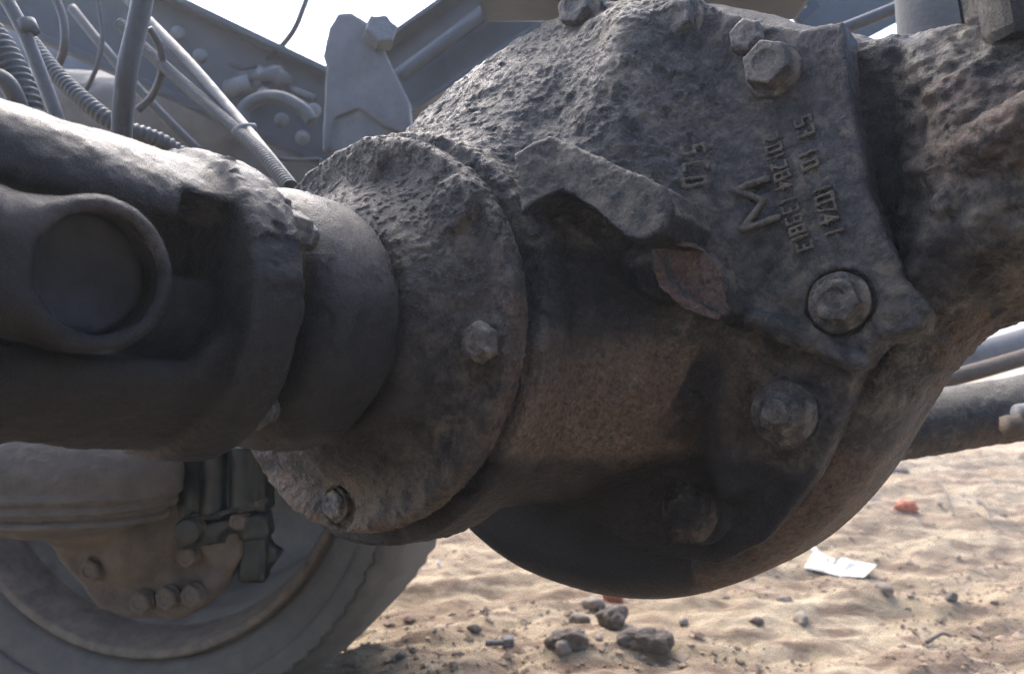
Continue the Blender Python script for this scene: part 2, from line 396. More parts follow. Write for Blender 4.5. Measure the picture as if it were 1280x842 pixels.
# long diagonal rib from the stub down to the plate corner
D = smin(D, G.cap((*loc(900, 378, -.12), -.118), (*loc(1072, 454, -.12), -.120), .0065, .0055), .003)
D = smin(D, G.cap((*loc(885, 400, -.12), -.125), (*loc(900, 600, -.12), -.135), .014, .010), .016)
# seats of the bolts
for (px, py, s_, r_) in ((965, 88, -.122, .019), (1050, 378, -.1225, .021), (980, 515, -.128, .019), (858, 640, -.140, .021), (850, 30, -.122, .017), (727, 16, -.122, .017)):
    x_, y_ = loc(px, py, -.12)
    D = smin(D, G.cyl((x_, y_), r_, s_-.02, s_+.002, .002), .004)
bx, by = loc(1050, 378, -.12)
D = smax(D, -smax(np.hypot(G.X-bx, G.Y-by)-.0185, -(Z+.1235), .001), .001)
def cs(p, nr):
    x, y, z = p.T
    P2 = lambda px, py, s, r: np.exp(-(((x-loc(px, py, s)[0])**2+(y-loc(px, py, s)[1])**2)/r**2))
    n1 = fbm(p, 14, 4, 51); n2 = fbm(p, 40, 3, 52)
    rust = .95*P2(790, 500, -.06, .052)*sstep(.02, .0, y) + .35*P2(720, 580, -.05, .03)*(y < .01)
    rust += .2*P2(830, 150, -.1, .04) + .5*P2(905, 330, -.12, .012) + .6*P2(595, 590, -.05, .03)+.10*sstep(.1, .6, n1)
    dust = .55*sstep(.35, .9, nr[:, 1])*sstep(.03, .1, y) + .35*P2(745, 75, -.1, .05)+.30*sstep(.2, .6, n2)*(y > -.01)
    dust += .6*P2(745, 250, -.04, .03)*0
    oil_shade = 1.1*sstep(.062, .040, y)*sstep(-.055, -.015, y+.55*np.maximum(0, .12-x)*0)*sstep(.170, .155, x)*(z < -.018)*(1-1.0*P2(795, 505, -.065, .058))  # band under the gusset darkened: its shade painted into the colour
    oil_shade += .85*sstep(-.055, -.075, y) + .9*P2(880, 470, -.12, .022)*(z < -.10) + .7*P2(885, 560, -.12, .03)  # underside and crease by the lower plate darkened, painted shade as well
    return np.stack([rust, dust, oil_shade*(1-.35*sstep(.2, .7, n1))], 1)
def cd(p, nr):
    x, y, z = p.T
    flat = sstep(-.125, -.118, z)*0+sstep(.165, .18, x)*sstep(.0, .04, y)
    k = 1-.55*flat
    smooth = sstep(-.02, -.06, y)*.6
    d = k*(1-smooth)*(.0006*fbm(p, 55, 3, 61)+.0009*fbm(p, 190, 2, 62)+.0006*sstep(.15, .5, fbm(p, 330, 2, 66))-.0009*sstep(.30, .55, fbm(p, 120, 2, 67))) + .0005*fbm(p, 17, 2, 63)
    pt = np.exp(-(((x-loc(790, 510, -.07)[0])**2+(y-loc(790, 510, -.07)[1])**2)/.042**2)); d += pt*(.0016*sstep(-.1, .35, fbm(p, 85, 3, 69))+.0008*fbm(p, 240, 2, 70))
    # pitted crust on the bulge
    m = fbm(p*np.array([1, 1, .5]), 75, 3, 64); d += .0006*(sstep(.05, .25, m))*sstep(.0, .04, y)*k
    return d
carrier = cast('differential_carrier', G, D, M_car, axle, 'axle', cd, cs)
plate_z = -.120

# ---- angular gusset block beside the flange, and the stub boss with its slanting broken face
def gtop(x, y): return -.012-.36*max(x-.085, 0)-.16*(y-.070)
def on_gus(px, py):
    s_ = -.04
    for _ in range(12): s_ = .5*s_+.5*gtop(*loc(px, py, s_))
    return loc(px, py, s_)
gus = [on_gus(*k) for k in ((641, 193), (662, 180), (686, 169), (722, 184), (760, 201), (828, 231), (838, 262), (826, 292), (800, 301), (782, 296), (742, 262), (703, 238), (672, 250), (650, 268))]
G = Grid((.055, .030, -.135), (.200, .130, -.005), .0008)
ft = -.012-.36*np.maximum(G.X-.085, 0)-.16*(G.Y-.070)
D = smax(G.prism(gus, -.13, .004, .0030), G.Z-ft, .0025)
def gd(p, nr): return .0004*fbm(p, 60, 3, 5)+.0006*fbm(p, 230, 3, 6)
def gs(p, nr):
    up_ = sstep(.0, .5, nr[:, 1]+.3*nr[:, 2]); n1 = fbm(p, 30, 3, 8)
    return np.stack([.3*sstep(0, .5, n1)*(p[:, 0] > .13), .45*up_, sstep(.1, -.5, nr[:, 1])], 1)  # faces turned down are darkened: painted shade under the block
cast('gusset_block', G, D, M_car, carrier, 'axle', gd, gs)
G = Grid((.100, .0, -.135), (.215, .080, -.020), .0008)
def on_stub(px, py):
    s_ = -.06
    for _ in range(14): s_ = .5*s_+.5*(-.044-.85*(loc(px, py, s_)[0]-.150))
    return loc(px, py, s_)
stp = [on_stub(*k) for k in ((808, 297), (868, 305), (889, 325), (905, 386), (897, 402), (852, 386), (822, 358))]
D = smin(G.cap((*loc(780, 330, -.08), -.085), (*loc(822, 336, -.066), -.074), .013, .0175), smax(G.prism(stp, -.125, -.02, .0015), G.Z-(-.044-.85*(G.X-.150)), .0015), .004)
stq = [on_stub(*k) for k in ((824, 307), (861, 309), (896, 318), (926, 380), (902, 393), (858, 371), (836, 346))]
D = smax(D, -smax(G.prism(stq, -.2, 0, .001), (-.0520-.85*(G.X-.150))-G.Z, .001), .001)
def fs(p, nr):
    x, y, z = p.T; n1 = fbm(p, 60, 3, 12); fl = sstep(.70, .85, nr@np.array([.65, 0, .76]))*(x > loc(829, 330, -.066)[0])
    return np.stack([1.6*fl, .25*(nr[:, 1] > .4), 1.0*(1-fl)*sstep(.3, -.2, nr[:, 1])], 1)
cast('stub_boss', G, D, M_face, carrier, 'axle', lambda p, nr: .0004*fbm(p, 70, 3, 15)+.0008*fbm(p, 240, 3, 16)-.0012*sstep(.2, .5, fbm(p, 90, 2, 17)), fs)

from mathutils.bvhtree import BVHTree
_m = carrier.data; _o = carrier.location
_bvh = BVHTree.FromPolygons([v_.co+_o for v_ in _m.vertices], [tuple(p_.vertices) for p_ in _m.polygons])
def surf(x, y, dflt=-.12):                                  # height s of the carrier's surface over (x, y)
    hit = _bvh.ray_cast(Vector(ax(x, y, .05)), Vector(-N))
    return .05-hit[3] if hit[0] is not None else dflt
def spot(px, py, s=-.12):                                   # where the photo's ray meets the carrier, in axle coordinates
    for _ in range(6):
        x_, y_ = loc(px, py, s); s = .5*s+.5*surf(x_, y_)
    return (*loc(px, py, s), s)
# ---- raised lettering on the plate (strokes on a 2 x 3 grid)
GL = {'0': [[(0, 0), (0, 3), (2, 3), (2, 0), (0, 0)]], '1': [[(1, 0), (1, 3)]], '2': [[(0, 3), (2, 3), (2, 1.6), (0, 0), (2, 0)]],
      '3': [[(0, 3), (2, 3), (2, 0), (0, 0)], [(.6, 1.5), (2, 1.5)]], '4': [[(1.5, 0), (1.5, 3), (0, 1), (2, 1)]], '5': [[(2, 3), (0, 3), (0, 1.6), (2, 1.4), (2, 0), (0, 0)]],
      '7': [[(0, 3), (2, 3), (.8, 0)]], '8': [[(0, 0), (0, 3), (2, 3), (2, 0), (0, 0)], [(0, 1.5), (2, 1.5)]], '9': [[(2, 1.5), (0, 1.5), (0, 3), (2, 3), (2, 0), (0, 0)]],
      'S': [[(2, 3), (0, 3), (0, 1.5), (2, 1.5), (2, 0), (0, 0)]], 'C': [[(2, 3), (0, 3), (0, 0), (2, 0)]], 'O': [[(0, 0), (0, 3), (2, 3), (2, 0), (0, 0)]], 'T': [[(0, 3), (2, 3)], [(1, 0), (1, 3)]]}
def lettering(name, chars, size, r_, h, extra=None):
    segs = []; upv = np.array([.955, .295]); rd = np.array([.24, -.97])
    for ch, px, py in chars:
        c_ = np.array(spot(px, py)[:2])
        for st in GL[ch]:
            q = [c_+rd*(k[0]-1)*size*.22+upv*(k[1]-1.5)*size/3 for k in st]
            q = [(k[0], k[1], surf(*k)+.0009) for k in q]; segs += list(zip(q[:-1], q[1:]))
    for s_ in (extra or []):
        q = [spot(*k) for k in s_]; q = [(k[0], k[1], k[2]+.0014) for k in q]; segs += list(zip(q[:-1], q[1:]))
    P_ = np.array([p for k in segs for p in k]); pad = r_*2+.002
    g_ = Grid(P_.min(0)-pad, P_.max(0)+pad, h)
    D_ = np.full(g_.shape, 1, np.float32)
    for a_, b_ in segs: D_ = smin(D_, g_.cap(a_, b_, r_*.9), .0006)
    return cast(name, g_, D_, M_car, carrier, 'axle', pits(.00025, 220, .00015, 600, seed=3), lambda p, nr: np.stack([p[:, 0]*0+.1, p[:, 0]*0+.6, p[:, 0]*0], 1))
lettering('raised_number', [('5', 1004, 152), ('3', 1008, 166), ('1', 1010, 192), ('0', 1013, 206)], .0085, .0010, .0006)
lettering('raised_number', [('1', 1028, 237), ('0', 1031, 249), ('7', 1034, 261), ('4', 1037, 274), ('1', 1044, 290)], .0090, .0010, .0006)
lettering('raised_number', [('2', 964, 173), ('0', 968, 186), ('1', 970, 197), ('2', 974, 208), ('8', 978, 220), ('4', 980, 233)], .0080, .0009, .0006)
lettering('raised_number', [('1', 985, 251), ('3', 989, 262), ('9', 993, 275), ('8', 997, 288), ('1', 1001, 297), ('3', 1006, 308)], .0080, .0009, .0006)
lettering('raised_letters', [('S', 868, 188), ('C', 869, 208), ('O', 869, 228)], .0105, .0013, .0008)
lettering('raised_emblem', [], .004, .0020, .0007, [[(960, 224), (938, 231), (919, 240), (937, 245), (955, 251), (943, 268), (932, 283)], [(929, 287), (951, 280), (973, 272)]])

# ---- bolts
def lathe(name, prof, seg=32, cap=True, smooth=True):        # axis Z, prof [(r,z)]
    v = []; f = []
    for r_, z_ in prof:
        for k in range(seg): v.append((r_*math.cos(2*math.pi*k/seg), r_*math.sin(2*math.pi*k/seg), z_))
    for i in range(len(prof)-1):
        for k in range(seg): f.append((i*seg+k, i*seg+(k+1) % seg, (i+1)*seg+(k+1) % seg, (i+1)*seg+k))
    me = bpy.data.meshes.new(name); 
    if cap: f += [tuple(range(seg))[::-1], tuple((len(prof)-1)*seg+k for k in range(seg))]
    me.from_pydata(v, [], f); me.update(); me.polygons.foreach_set('use_smooth', [smooth]*len(f)); return me
def bolt_solid(name, af, hh, fl=None, fh=.002, stud=None, worn=0.0, seed=0, dish=True, mat=None):
    """hex head (across flats af) on a washer face, rounded and worn; origin on the seat, +Z out"""
    top = hh+(stud[1] if stud else 0); w = max(af*.62, fl or 0)+.004
    g_ = Grid((-w, -w, -.006), (w, w, top+.004), .00055)
    hx = np.maximum(np.maximum(np.abs(g_.X), np.abs(g_.X*.5+g_.Y*.866)), np.abs(g_.X*.5-g_.Y*.866))-af/2
    d_ = smax(hx, np.maximum(g_.Z-hh, -.005-g_.Z), .0015+worn)
    d_ = smax(d_, (np.hypot(g_.X, g_.Y)-(af*.5)*1.08+(g_.Z-hh)*1.4)*.6, .0008)
    if dish and not stud: 
        d_ = smax(d_, -g_.cyl((0, 0), af*.27, hh-.0009, hh+.01, .0004), .0006)
    if fl: d_ = smin(d_, g_.cyl((0, 0), fl, -.005, fh, .0008), .0010)
    if stud:
        d_ = smin(d_, g_.cyl((0, 0), stud[0], -.001, hh+stud[1], .0015), .0006)
    p, q = g_.mesh(d_); me = mesh_np(name, p, q); nr = np.empty(len(p)*3, np.float32); me.vertices.foreach_get('normal', nr); nr = nr.reshape(-1, 3)
    p = p+nr*((.00035+worn*.2)*fbm(p, 160, 3, 200+seed))[:, None]; me.vertices.foreach_set('co', p.astype(np.float32).ravel()); me.update()
    a_ = me.color_attributes.new('stain', 'FLOAT_COLOR', 'POINT'); s_ = np.zeros((len(p), 4), np.float32)
    s_[:, 0] = .35*sstep(0, .6, fbm(p, 70, 3, 300+seed)); s_[:, 1] = .12; a_.data.foreach_set('color', s_.ravel())
    me.materials.append(mat or M_blt); return me
B_pl = bolt_solid('hex_bolt', .0235, .0165, .0160, .0035, seed=1)
B_p2 = bolt_solid('hex_bolt', .0215, .0120, .0162, .0030, worn=.0002, seed=2)
B_st = bolt_solid('stud_nut', .0215, .0095, .0180, .0022, stud=(.0068, .0085), worn=.0003, seed=3)
B_sm = bolt_solid('hex_bolt', .0165, .0080, None, worn=.0012, seed=4, dish=False)
B_rd = bolt_solid('hex_bolt', .0200, .0060, .0130, .002, worn=.0020, seed=5, dish=False)
B_bur = bolt_solid('hex_bolt', .0200, .0050, .0130, .002, worn=.0030, seed=5, dish=False, mat=M_grime)
nv = Vector(N); uv = Vector(U)
def axb(name, me, par, px, py, s, roll=0, seat=None, sc=1.0):
    x_, y_ = loc(px, py, s); r_ = Vector(U*math.cos(R(roll))+V*math.sin(R(roll)))
    return inst(name, me, par, ax(x_, y_, s if seat is None else seat), nv, r_, sc)
axb('hex_bolt', B_pl, carrier, 967, 90, -.119, 12)
axb('hex_bolt', B_p2, carrier, 1050, 378, -.1215, 25)
axb('stud_nut', B_st, carrier, 980, 516, -.125, 8)
tag(axb('hex_bolt', B_bur, carrier, 862, 642, -.1385, 20, sc=1.35), 'bolt head smeared flat under black grime')
axb('hex_bolt', B_p2, carrier, 850, 30, -.119, 5)
axb('hex_bolt', B_p2, carrier, 726, 16, -.119, 15)
axb('hex_bolt', B_sm, carrier, 936, 50, -.119, 10, sc=1.1)

# ---- pinion retainer with its bosses
G = Grid((-.135, -.135, -.022), (.135, .135, .030), .0009*VX)
rr_ = np.hypot(G.X, G.Y); th = np.arctan2(G.Y, G.X)
D = G.cyl((0, 0), .1158, -.0145, .000, .0045)
slope = smax(rr_-(.092-(G.Z)*1.1), np.maximum(-.01-G.Z, G.Z-.023), .004)
D = smin(D, slope*.85, .010)
for an in (-4, 43, 88, 133, 178, 223, 268, 313):
    c_ = (.0995*math.cos(R(an)), .0995*math.sin(R(an)))
    if an in (43, 88): D = smin(D, G.cyl(c_, .0155, -.012, .0065, .004), .005)
    elif an == 268: D = smax(D, -G.cyl((c_[0]+.004, c_[1]-.002), .0125, -.006, .02, .002), .003)
    else: D = smin(D, G.cyl(c_, .0135, -.012, .0015, .001), .004)
def rs(p, nr):
    x, y, z = p.T; n1 = fbm(p, 16, 4, 71); n2 = fbm(p, 50, 3, 72)
    rust = .8*sstep(-.03, -.09, y)*sstep(-.5, .3, n1)+.25*sstep(.0, .5, n1)+.5*sstep(.105, .118, np.hypot(x, y))*(y < .02)
    dust = .75*sstep(-.06, -.10, y)*sstep(-.6, .1, n2) + .45*np.exp(-((x-.05)**2+(y-.045)**2)/.035**2)+.3*sstep(.85, .99, nr[:, 1])
    oil_shade = .9*np.exp(-((x-.02)**2+(y+.04)**2)/.045**2)*(1-.4*sstep(0, .5, n1))+.9*sstep(.06, .01, x)*sstep(.05, .0, np.abs(y+.03))
    return np.stack([rust, dust, oil_shade], 1)
retainer = cast('pinion_retainer', G, D, M_ret, axle, 'axle', lambda p, nr: pits(.0004, 40, .0005, 190, .0003, 70, 90)(p, nr)+.0007*sstep(.1, .5, fbm(p, 330, 2, 68)), rs)
x_, y_ = .0995*math.cos(R(-4)), .0995*math.sin(R(-4))
inst('hex_bolt', B_sm, retainer, ax(x_, y_, .0010), nv, uv, 1.12)
x_, y_ = .0995*math.cos(R(268)), .0995*math.sin(R(268))
inst('hex_bolt', B_rd, retainer, ax(x_-.003, y_-.002, -.004), nv, uv, .8)

# ---- domed dust cover in front of the retainer
G = Grid((-.085, -.085, .001), (.085, .085, .099), .0011*VX)
rr_ = np.hypot(G.X, G.Y)
D = smin(G.cyl((0, 0), .0690, .024, .0775, .0175), G.cyl((0, 0), .060, .002, .05, .002), .003)
D = smin(D, G.cyl((0, 0), .046, .02, .0960, .004), .004)
def ds(p, nr):
    n1 = fbm(p, 22, 4, 81)
    return np.stack([.4*sstep(.0, .5, n1)*(p[:, 1] < 0), .5*sstep(.4, .95, nr[:, 1])+.3*sstep(.1, .5, n1)*(p[:, 1] < -.03), .9*sstep(.03, -.01, p[:, 1])*sstep(-.8, .2, n1)*(p[:, 1] > -.06)], 1)
cover = cast('dust_cover', G, D, M_yok, axle, 'axle', lambda p, nr: .0005*fbm(p, 40, 3, 9)+.0005*(sstep(.40, .48, fbm(p, 90, 3, 83))), ds)

# ================================================================ PROPELLER SHAFT (companion flange, cross, shaft yoke)
shaft = thing('propeller_shaft', 'dark greasy propeller shaft yoke and round flange at the left', 'propeller shaft', ax(0, 0, .18))
SC = .181                                                   # cross centre on the pinion axis
G = Grid((-.085, -.085, .080), (.085, .085, .265), .0013*VX)
rr_ = np.hypot(G.X, G.Y)
D = G.cyl((0, 0), .0735, .0950, .1225, .004)
ear = smax(rr_-.0675, np.maximum(.10-G.Z, G.Z-(SC+.060)), .010)
ear = smax(ear, .028-np.abs(G.Y)-1.5*np.maximum(0, .136-G.Z), .010)
ear = smax(ear, np.abs(G.X)-(.062-.25*np.maximum(0, G.Z-.14)), .012)
D = smin(D, ear, .005)
D = smin(D, G.cyl((0, 0), .044, .10, .152, .010), .006)
D = smax(D, -(np.sqrt(G.X**2+(G.Z-SC)**2)-.0215), .003)
D = smax(D, -G.box((.053, .024, .1345), (.030, .0165, .0120), None, .004), .003)
def ys_(p, nr):
    x, y, z = p.T; n1 = fbm(p, 20, 4, 91)
    rim = sstep(.124, .118, z)*sstep(.07, .072, np.hypot(x, y))
    return np.stack([.35*sstep(.1, .6, n1)*(y < .02), .35*rim*(y > -.01)+.10*sstep(.8, .98, nr[:, 1]), 1.1*(1-sstep(.064, .072, np.hypot(x, y)))+.95*sstep(.055, .02, y)], 1)  # grease, and painted shade on everything below the top
def yd(p, nr):
    x, y, z = p.T; rim = sstep(.124, .119, z)*sstep(.068, .072, np.hypot(x, y))*sstep(-.045, .02, y)
    m = fbm(p*np.array([1, 1, .6]), 62, 3, 93)
    return .0004*fbm(p, 60, 3, 92)+.0004*fbm(p, 200, 2, 94)+rim*(.0012*sstep(-.06, .05, m)-.0006+.0006*fbm(p, 150, 2, 5))
flange = cast('flange_yoke', G, D, M_yok, shaft, 'axle', yd, ys_)
B_fl = bolt_solid('hex_bolt', .0200, .0110, .0125, .0015, worn=.001, seed=6, mat=M_yok)
B_nt = bolt_solid('flange_nut', .0175, .0100, None, stud=(.0060, .0060), worn=.0004, seed=7)
for an in (52, -52, 128, 232):
    x_, y_ = .0555*math.cos(R(an)), .0555*math.sin(R(an))
    inst('hex_bolt', B_fl, flange, ax(x_, y_, .1220), nv, uv)
    inst('flange_nut', B_nt, flange, ax(x_*1.07, y_*1.07, .0955), -nv, uv)
x_, y_ = .0625*math.cos(R(34)), .0625*math.sin(R(34)); inst('flange_nut', B_nt, flange, ax(x_, y_, .0955), -nv, uv, 1.1)
# cross (spider) between the two yokes
G = Grid((-.065, -.065, SC-.025), (.065, .065, SC+.025), .0014*VX)
D = smin(G.sph((0, 0, SC), .021), G.rod((0, -.062, SC), (0, .062, SC), .012), .006)
D = smin(D, G.rod((-.050, 0, SC), (.050, 0, SC), .012), .006)
cast('spider', G, D, M_yok, shaft, 'axle', pits(.0004, 60, .0002, 200), lambda p, nr: np.stack([p[:, 0]*0, p[:, 0]*0, p[:, 0]*0+.95], 1))
# shaft yoke: its own axis bends a little to the left of the picture
G = Grid((-.085, -.050, SC-.040), (.085, .050, SC+.130), .0013*VX)
def yoke_ear(sg):
    e_ = smax(np.hypot(G.Y, G.Z-SC)-.0275, np.abs(G.X-sg*.052)-.0115, .004)
    arm = G.cap((sg*.050, 0, SC+.005), (sg*.036, .003, SC+.085), .024, .030)
    arm = smax(arm, np.abs(G.X-sg*.050)-.0150+.0*G.Z, .006)
    e_ = smin(e_, arm, .008)
    return smax(e_, -smax(np.hypot(G.Y, G.Z-SC)-.0232, -(sg*G.X-.0460), .0015), .003)
D = smin(yoke_ear(1), yoke_ear(-1), .004)
D = smin(D, G.rod((0, 0, SC+.075), (0, 0, SC+.125), .040, .010), .02)
# raised ring round the cap seat
D = smin(D, np.hypot(np.hypot(G.Y, G.Z-SC)-.0250, G.X-.0630)-.0026, .004)
def ss(p, nr):
    n1 = fbm(p, 25, 4, 101)
    return np.stack([.3*sstep(.1, .6, n1), .45*sstep(.4, .95, nr[:, 1]), 1.0*sstep(.018, .0, p[:, 1])], 1)
syoke = cast('shaft_yoke', G, D, M_yok, shaft, 'axle', pits(.0007, 40, .0003, 160), ss)
capm = lathe('bearing_cap', [(.0230, -.016), (.0230, -.0050), (.0222, -.0042), (.0180, -.0040), (.0172, -.0048), (.0001, -.0052)], 48)
capm.materials.append(plain('oily_black_cap', (.007, .007, .008), .75, 90, .3, .0004))
inst('bearing_cap', capm, syoke, ax(.0575, 0, SC), uv, nv)
inst('bearing_cap', capm, syoke, ax(-.0575, 0, SC), -uv, nv)
# the hollow shaft behind the yoke, leaving the photo
def tube_mesh(name, pts, r_, seg=16, ridges=None, sub=8, cap=True):
    P_ = [Vector(p) for p in pts]; Q = []
    for i in range(len(P_)-1):                              # catmull-rom
        a0, a1, a2, a3 = P_[max(i-1, 0)], P_[i], P_[i+1], P_[min(i+2, len(P_)-1)]
        for k in range(sub):
            t_ = k/sub; Q.append(.5*((2*a1)+(-a0+a2)*t_+(2*a0-5*a1+4*a2-a3)*t_*t_+(-a0+3*a1-3*a2+a3)*t_**3))
    Q.append(P_[-1])
    if ridges:                                             # resample finely so that the corrugation is geometry
        L_ = [0]
        for a_, b_ in zip(Q[:-1], Q[1:]): L_.append(L_[-1]+(b_-a_).length)
        m = int(L_[-1]/(ridges/4)); qa = np.array([tuple(q) for q in Q]); ls = np.linspace(0, L_[-1], m+1)
        Q = [Vector([float(np.interp(l, L_, qa[:, c_])) for c_ in range(3)]) for l in ls]
    rs_ = r_ if hasattr(r_, '__len__') else [r_, r_]
    v = []; f = []; nprev = None; n_ = len(Q)
    for i, q in enumerate(Q):
        d = (Q[min(i+1, n_-1)]-Q[max(i-1, 0)]).normalized()
        nprev = (d.orthogonal() if nprev is None else (nprev-d*nprev.dot(d))).normalized(); b_ = d.cross(nprev)
        r1 = rs_[0]+(rs_[1]-rs_[0])*i/(n_-1)
        if ridges: r1 *= (1.0, 1.0, .86, .86)[i % 4]
        for k in range(seg):
            a_ = 2*math.pi*k/seg; v.append(q+(nprev*math.cos(a_)+b_*math.sin(a_))*r1)
    for i in range(n_-1):
        for k in range(seg): f.append((i*seg+k, i*seg+(k+1) % seg, (i+1)*seg+(k+1) % seg, (i+1)*seg+k))
    if cap: f += [tuple(range(seg))[::-1], tuple((n_-1)*seg+k for k in range(seg))]
    me = bpy.data.meshes.new(name); me.from_pydata(v, [], f); me.update(); me.polygons.foreach_set('use_smooth', [True]*len(f)); return me
obj('shaft_tube', tube_mesh('shaft_tube', [ax(0, 0, SC+.12), ax(-.01, 0, SC+.3)], .038, 40), M_yok, shaft)

# ================================================================ WHEEL BEHIND, LOWER LEFT
def disc_frame(c, az_, el_=0):                              # +Z of the lathe looks towards the camera side
    n_ = Vector((-math.sin(R(az_))*math.cos(R(el_)), -math.cos(R(az_))*math.cos(R(el_)), math.sin(R(el_)))); return Vector(c), n_
wc, wn = disc_frame(at(188, 545, .88), 8, 2)
wheel = thing('truck_wheel', 'dusty truck wheel standing on the sand behind the propeller shaft, lower left', 'wheel', (wc.x, wc.y, gz1(wc.x, wc.y)))
RW = .225
WR = wc.z-gz1(wc.x, wc.y)+.006                              # tyre radius: reaches the sand
tp = [(RW*1.005, -.005), (RW*1.03, .008), (RW*1.12, .030), (RW*1.30, .042), (WR*.86, .038), (WR*.945, .020), (WR*.985, -.006), (WR, -.04), (WR, -.20), (WR*.98, -.23), (WR*.9, -.26), (RW*1.2, -.26), (RW*1.0, -.24), (RW, -.005)]
def lathe_dense(prof, per=4):
    o = []
    for a_, b_ in zip(prof[:-1], prof[1:]): o += [(a_[0]+(b_[0]-a_[0])*k/per, a_[1]+(b_[1]-a_[1])*k/per) for k in range(per)]
    return o+[prof[-1]]
tm = lathe('tyre', lathe_dense(tp, 4), 180, False)
co = np.empty(len(tm.vertices)*3, np.float32); tm.vertices.foreach_get('co', co); co = co.reshape(-1, 3)
rad = np.hypot(co[:, 0], co[:, 1]); ang = np.arctan2(co[:, 1], co[:, 0]); lug = (np.sin(ang*88+3*(co[:, 2] < -.12)) > -.5)
co[:, :2] *= (1+np.where((rad > WR*.93), np.where(lug, .004, -.009), 0)+.0022*np.sin(rad*620)*(rad < WR*.93)*(rad > RW*1.08)+.0015*np.sin(rad*2100)*(rad < RW*1.2))[:, None]
tm.vertices.foreach_set('co', co.ravel()); tm.update(); tm.materials.append(M_tyre)
inst('tyre', tm, wheel, wc, wn, (1, 0, 0))
rp = [(RW*1.045, .004), (RW*1.055, .012), (RW*1.035, .020), (RW*1.005, .018), (RW*.985, .006), (RW*.965, -.012), (RW*.955, -.035)]
rm = lathe('rim_edge', lathe_dense(rp, 3), 96, False); rm.materials.append(M_rlip); rim = inst('rim_edge', rm, wheel, wc, wn, (1, 0, 0))
rp = [(RW*.957, -.033), (RW*.93, -.07), (RW*.91, -.12), (RW*.89, -.20), (RW*.6, -.215), (RW*.3, -.20), (.001, -.20)]
rm = lathe('rim', lathe_dense(rp, 3), 96, False); rm.materials.append(M_rim); inst('rim', rm, wheel, wc, wn, (1, 0, 0))
# ---- steering knuckle / brake parts in front of the rim
knuckle = thing('wheel_hub', 'rust brown hub casting with bolts sitting inside the wheel at lower left', 'wheel hub', at(150, 640, .80))
kf = (tuple(at(150, 640, .76)), [[1, 0, 0], [0, 0, 1], [0, -1, 0]])   # local x right, y up, z towards the camera
mpp = .76/F
def kp(px, py, z=0): return ((px-150)*mpp, (640-py)*mpp, z)
G = Grid((-.13, -.12, -.09), (.15, .07, .07), .0018)
pl = [kp(45, 640)[:2], kp(70, 700)[:2], kp(120, 762)[:2], kp(165, 775)[:2], kp(215, 778)[:2], kp(262, 755)[:2], kp(300, 700)[:2], kp(305, 640)[:2], kp(190, 600)[:2]]
D = G.prism(pl, -.05, .0, .008)
D = smin(D, G.ell(kp(165, 690, .0), (.030, .026, .016)), .01)
D = smin(D, G.ell(kp(110, 655, .005), (.045, .022, .02)), .01)
D = smax(D, -G.ell(kp(235, 705, .012), (.022, .030, .022)), .006)
knb = cast('hub_casting', G, D, M_knk, knuckle, kf, pits(.0014, 30, .0007, 90), None)
B_k = bolt_solid('hex_bolt', .0190, .0090, .0115, .0015, worn=.002, seed=8, mat=M_knk)
for (px, py, z) in ((118, 710, .001), (180, 750, .001), (212, 745, .001), (243, 742, .001), (233, 695, -.006)):
    p_ = Vector(kf[0])+Vector(((px-150)*mpp, -z, (640-py)*mpp)); inst('hex_bolt', B_k, knb, p_, (-.1, -1, 0), (1, 0, .2))
# cylinder with the rusty rim that runs into the knuckle
G = Grid((-.15, -.05, -.06), (.12, .10, .14), .0018)
q0, q1 = kp(95, 560, .05), kp(115, 640, .035)
D = G.ell(kp(88, 585, .03), (.118, .060, .06))
D = smax(D, -(G.Y-(kp(0, 665)[1])), .006)
for rr0, yy in ((.112, 604), (.108, 618), (.100, 634)):
    D = smin(D, np.abs(np.hypot(np.hypot((G.X-kp(88, 0)[0])/1.0, (G.Z-.03)*1.9)-rr0, G.Y-kp(0, yy)[1]))-.0035, .004)
drum = cast('axle_hub_cup', G, D, M_mud, knuckle, kf, pits(.0010, 35, .0005, 110), None)
# dark green caliper blocks with pipes
def boxm(name, hs_, bev=.003):
    import bmesh
    bm = bmesh.new(); bmesh.ops.create_cube(bm, size=1); bmesh.ops.scale(bm, vec=[2*k for k in hs_], verts=bm.verts)
    bmesh.ops.bevel(bm, geom=bm.edges[:], offset=bev, segments=2, affect='EDGES', profile=.6); me = bpy.data.meshes.new(name); bm.to_mesh(me); bm.free(); return me
caliper = thing('brake_caliper', 'dark green blocky brake caliper in front of the wheel rim, under the flange', 'caliper', at(280, 640, .80))
def cbox(name, x0, y0, x1, y1, d, th, mat, par, rz=0, tilt=0, bev=.003):
    c_ = at((x0+x1)/2, (y0+y1)/2, d); m_ = boxm(name, (abs(x1-x0)/2/F*d, th, abs(y1-y0)/2/F*d), bev); m_.materials.append(mat)
    o = bpy.data.objects.new(name, m_); place(o, par, c_); o.rotation_euler = (0, R(rz), R(tilt)); return o
cf = (tuple(at(285, 640, .78)), [[1, 0, 0], [0, 0, 1], [0, -1, 0]]); cm = .78/F; cq = lambda px, py, z=0: ((px-285)*cm, (640-py)*cm, z)
G = Grid((-.065, -.085, -.05), (.065, .085, .045), .0013)
D = G.box(cq(287, 600), (.040, .032, .022), None, .008)
D = smin(D, G.rod(cq(240, 600, .01), cq(240, 648, .01), .012), .004)
D = smin(D, G.rod(cq(278, 556, .024), cq(278, 640, .020), .0125), .003)
D = smin(D, G.rod(cq(313, 552, .022), cq(313, 632, .020), .0125), .003)
cb = cast('caliper_body', G, D, M_green, caliper, cf, pits(.0012, 35, .0006, 120), None)
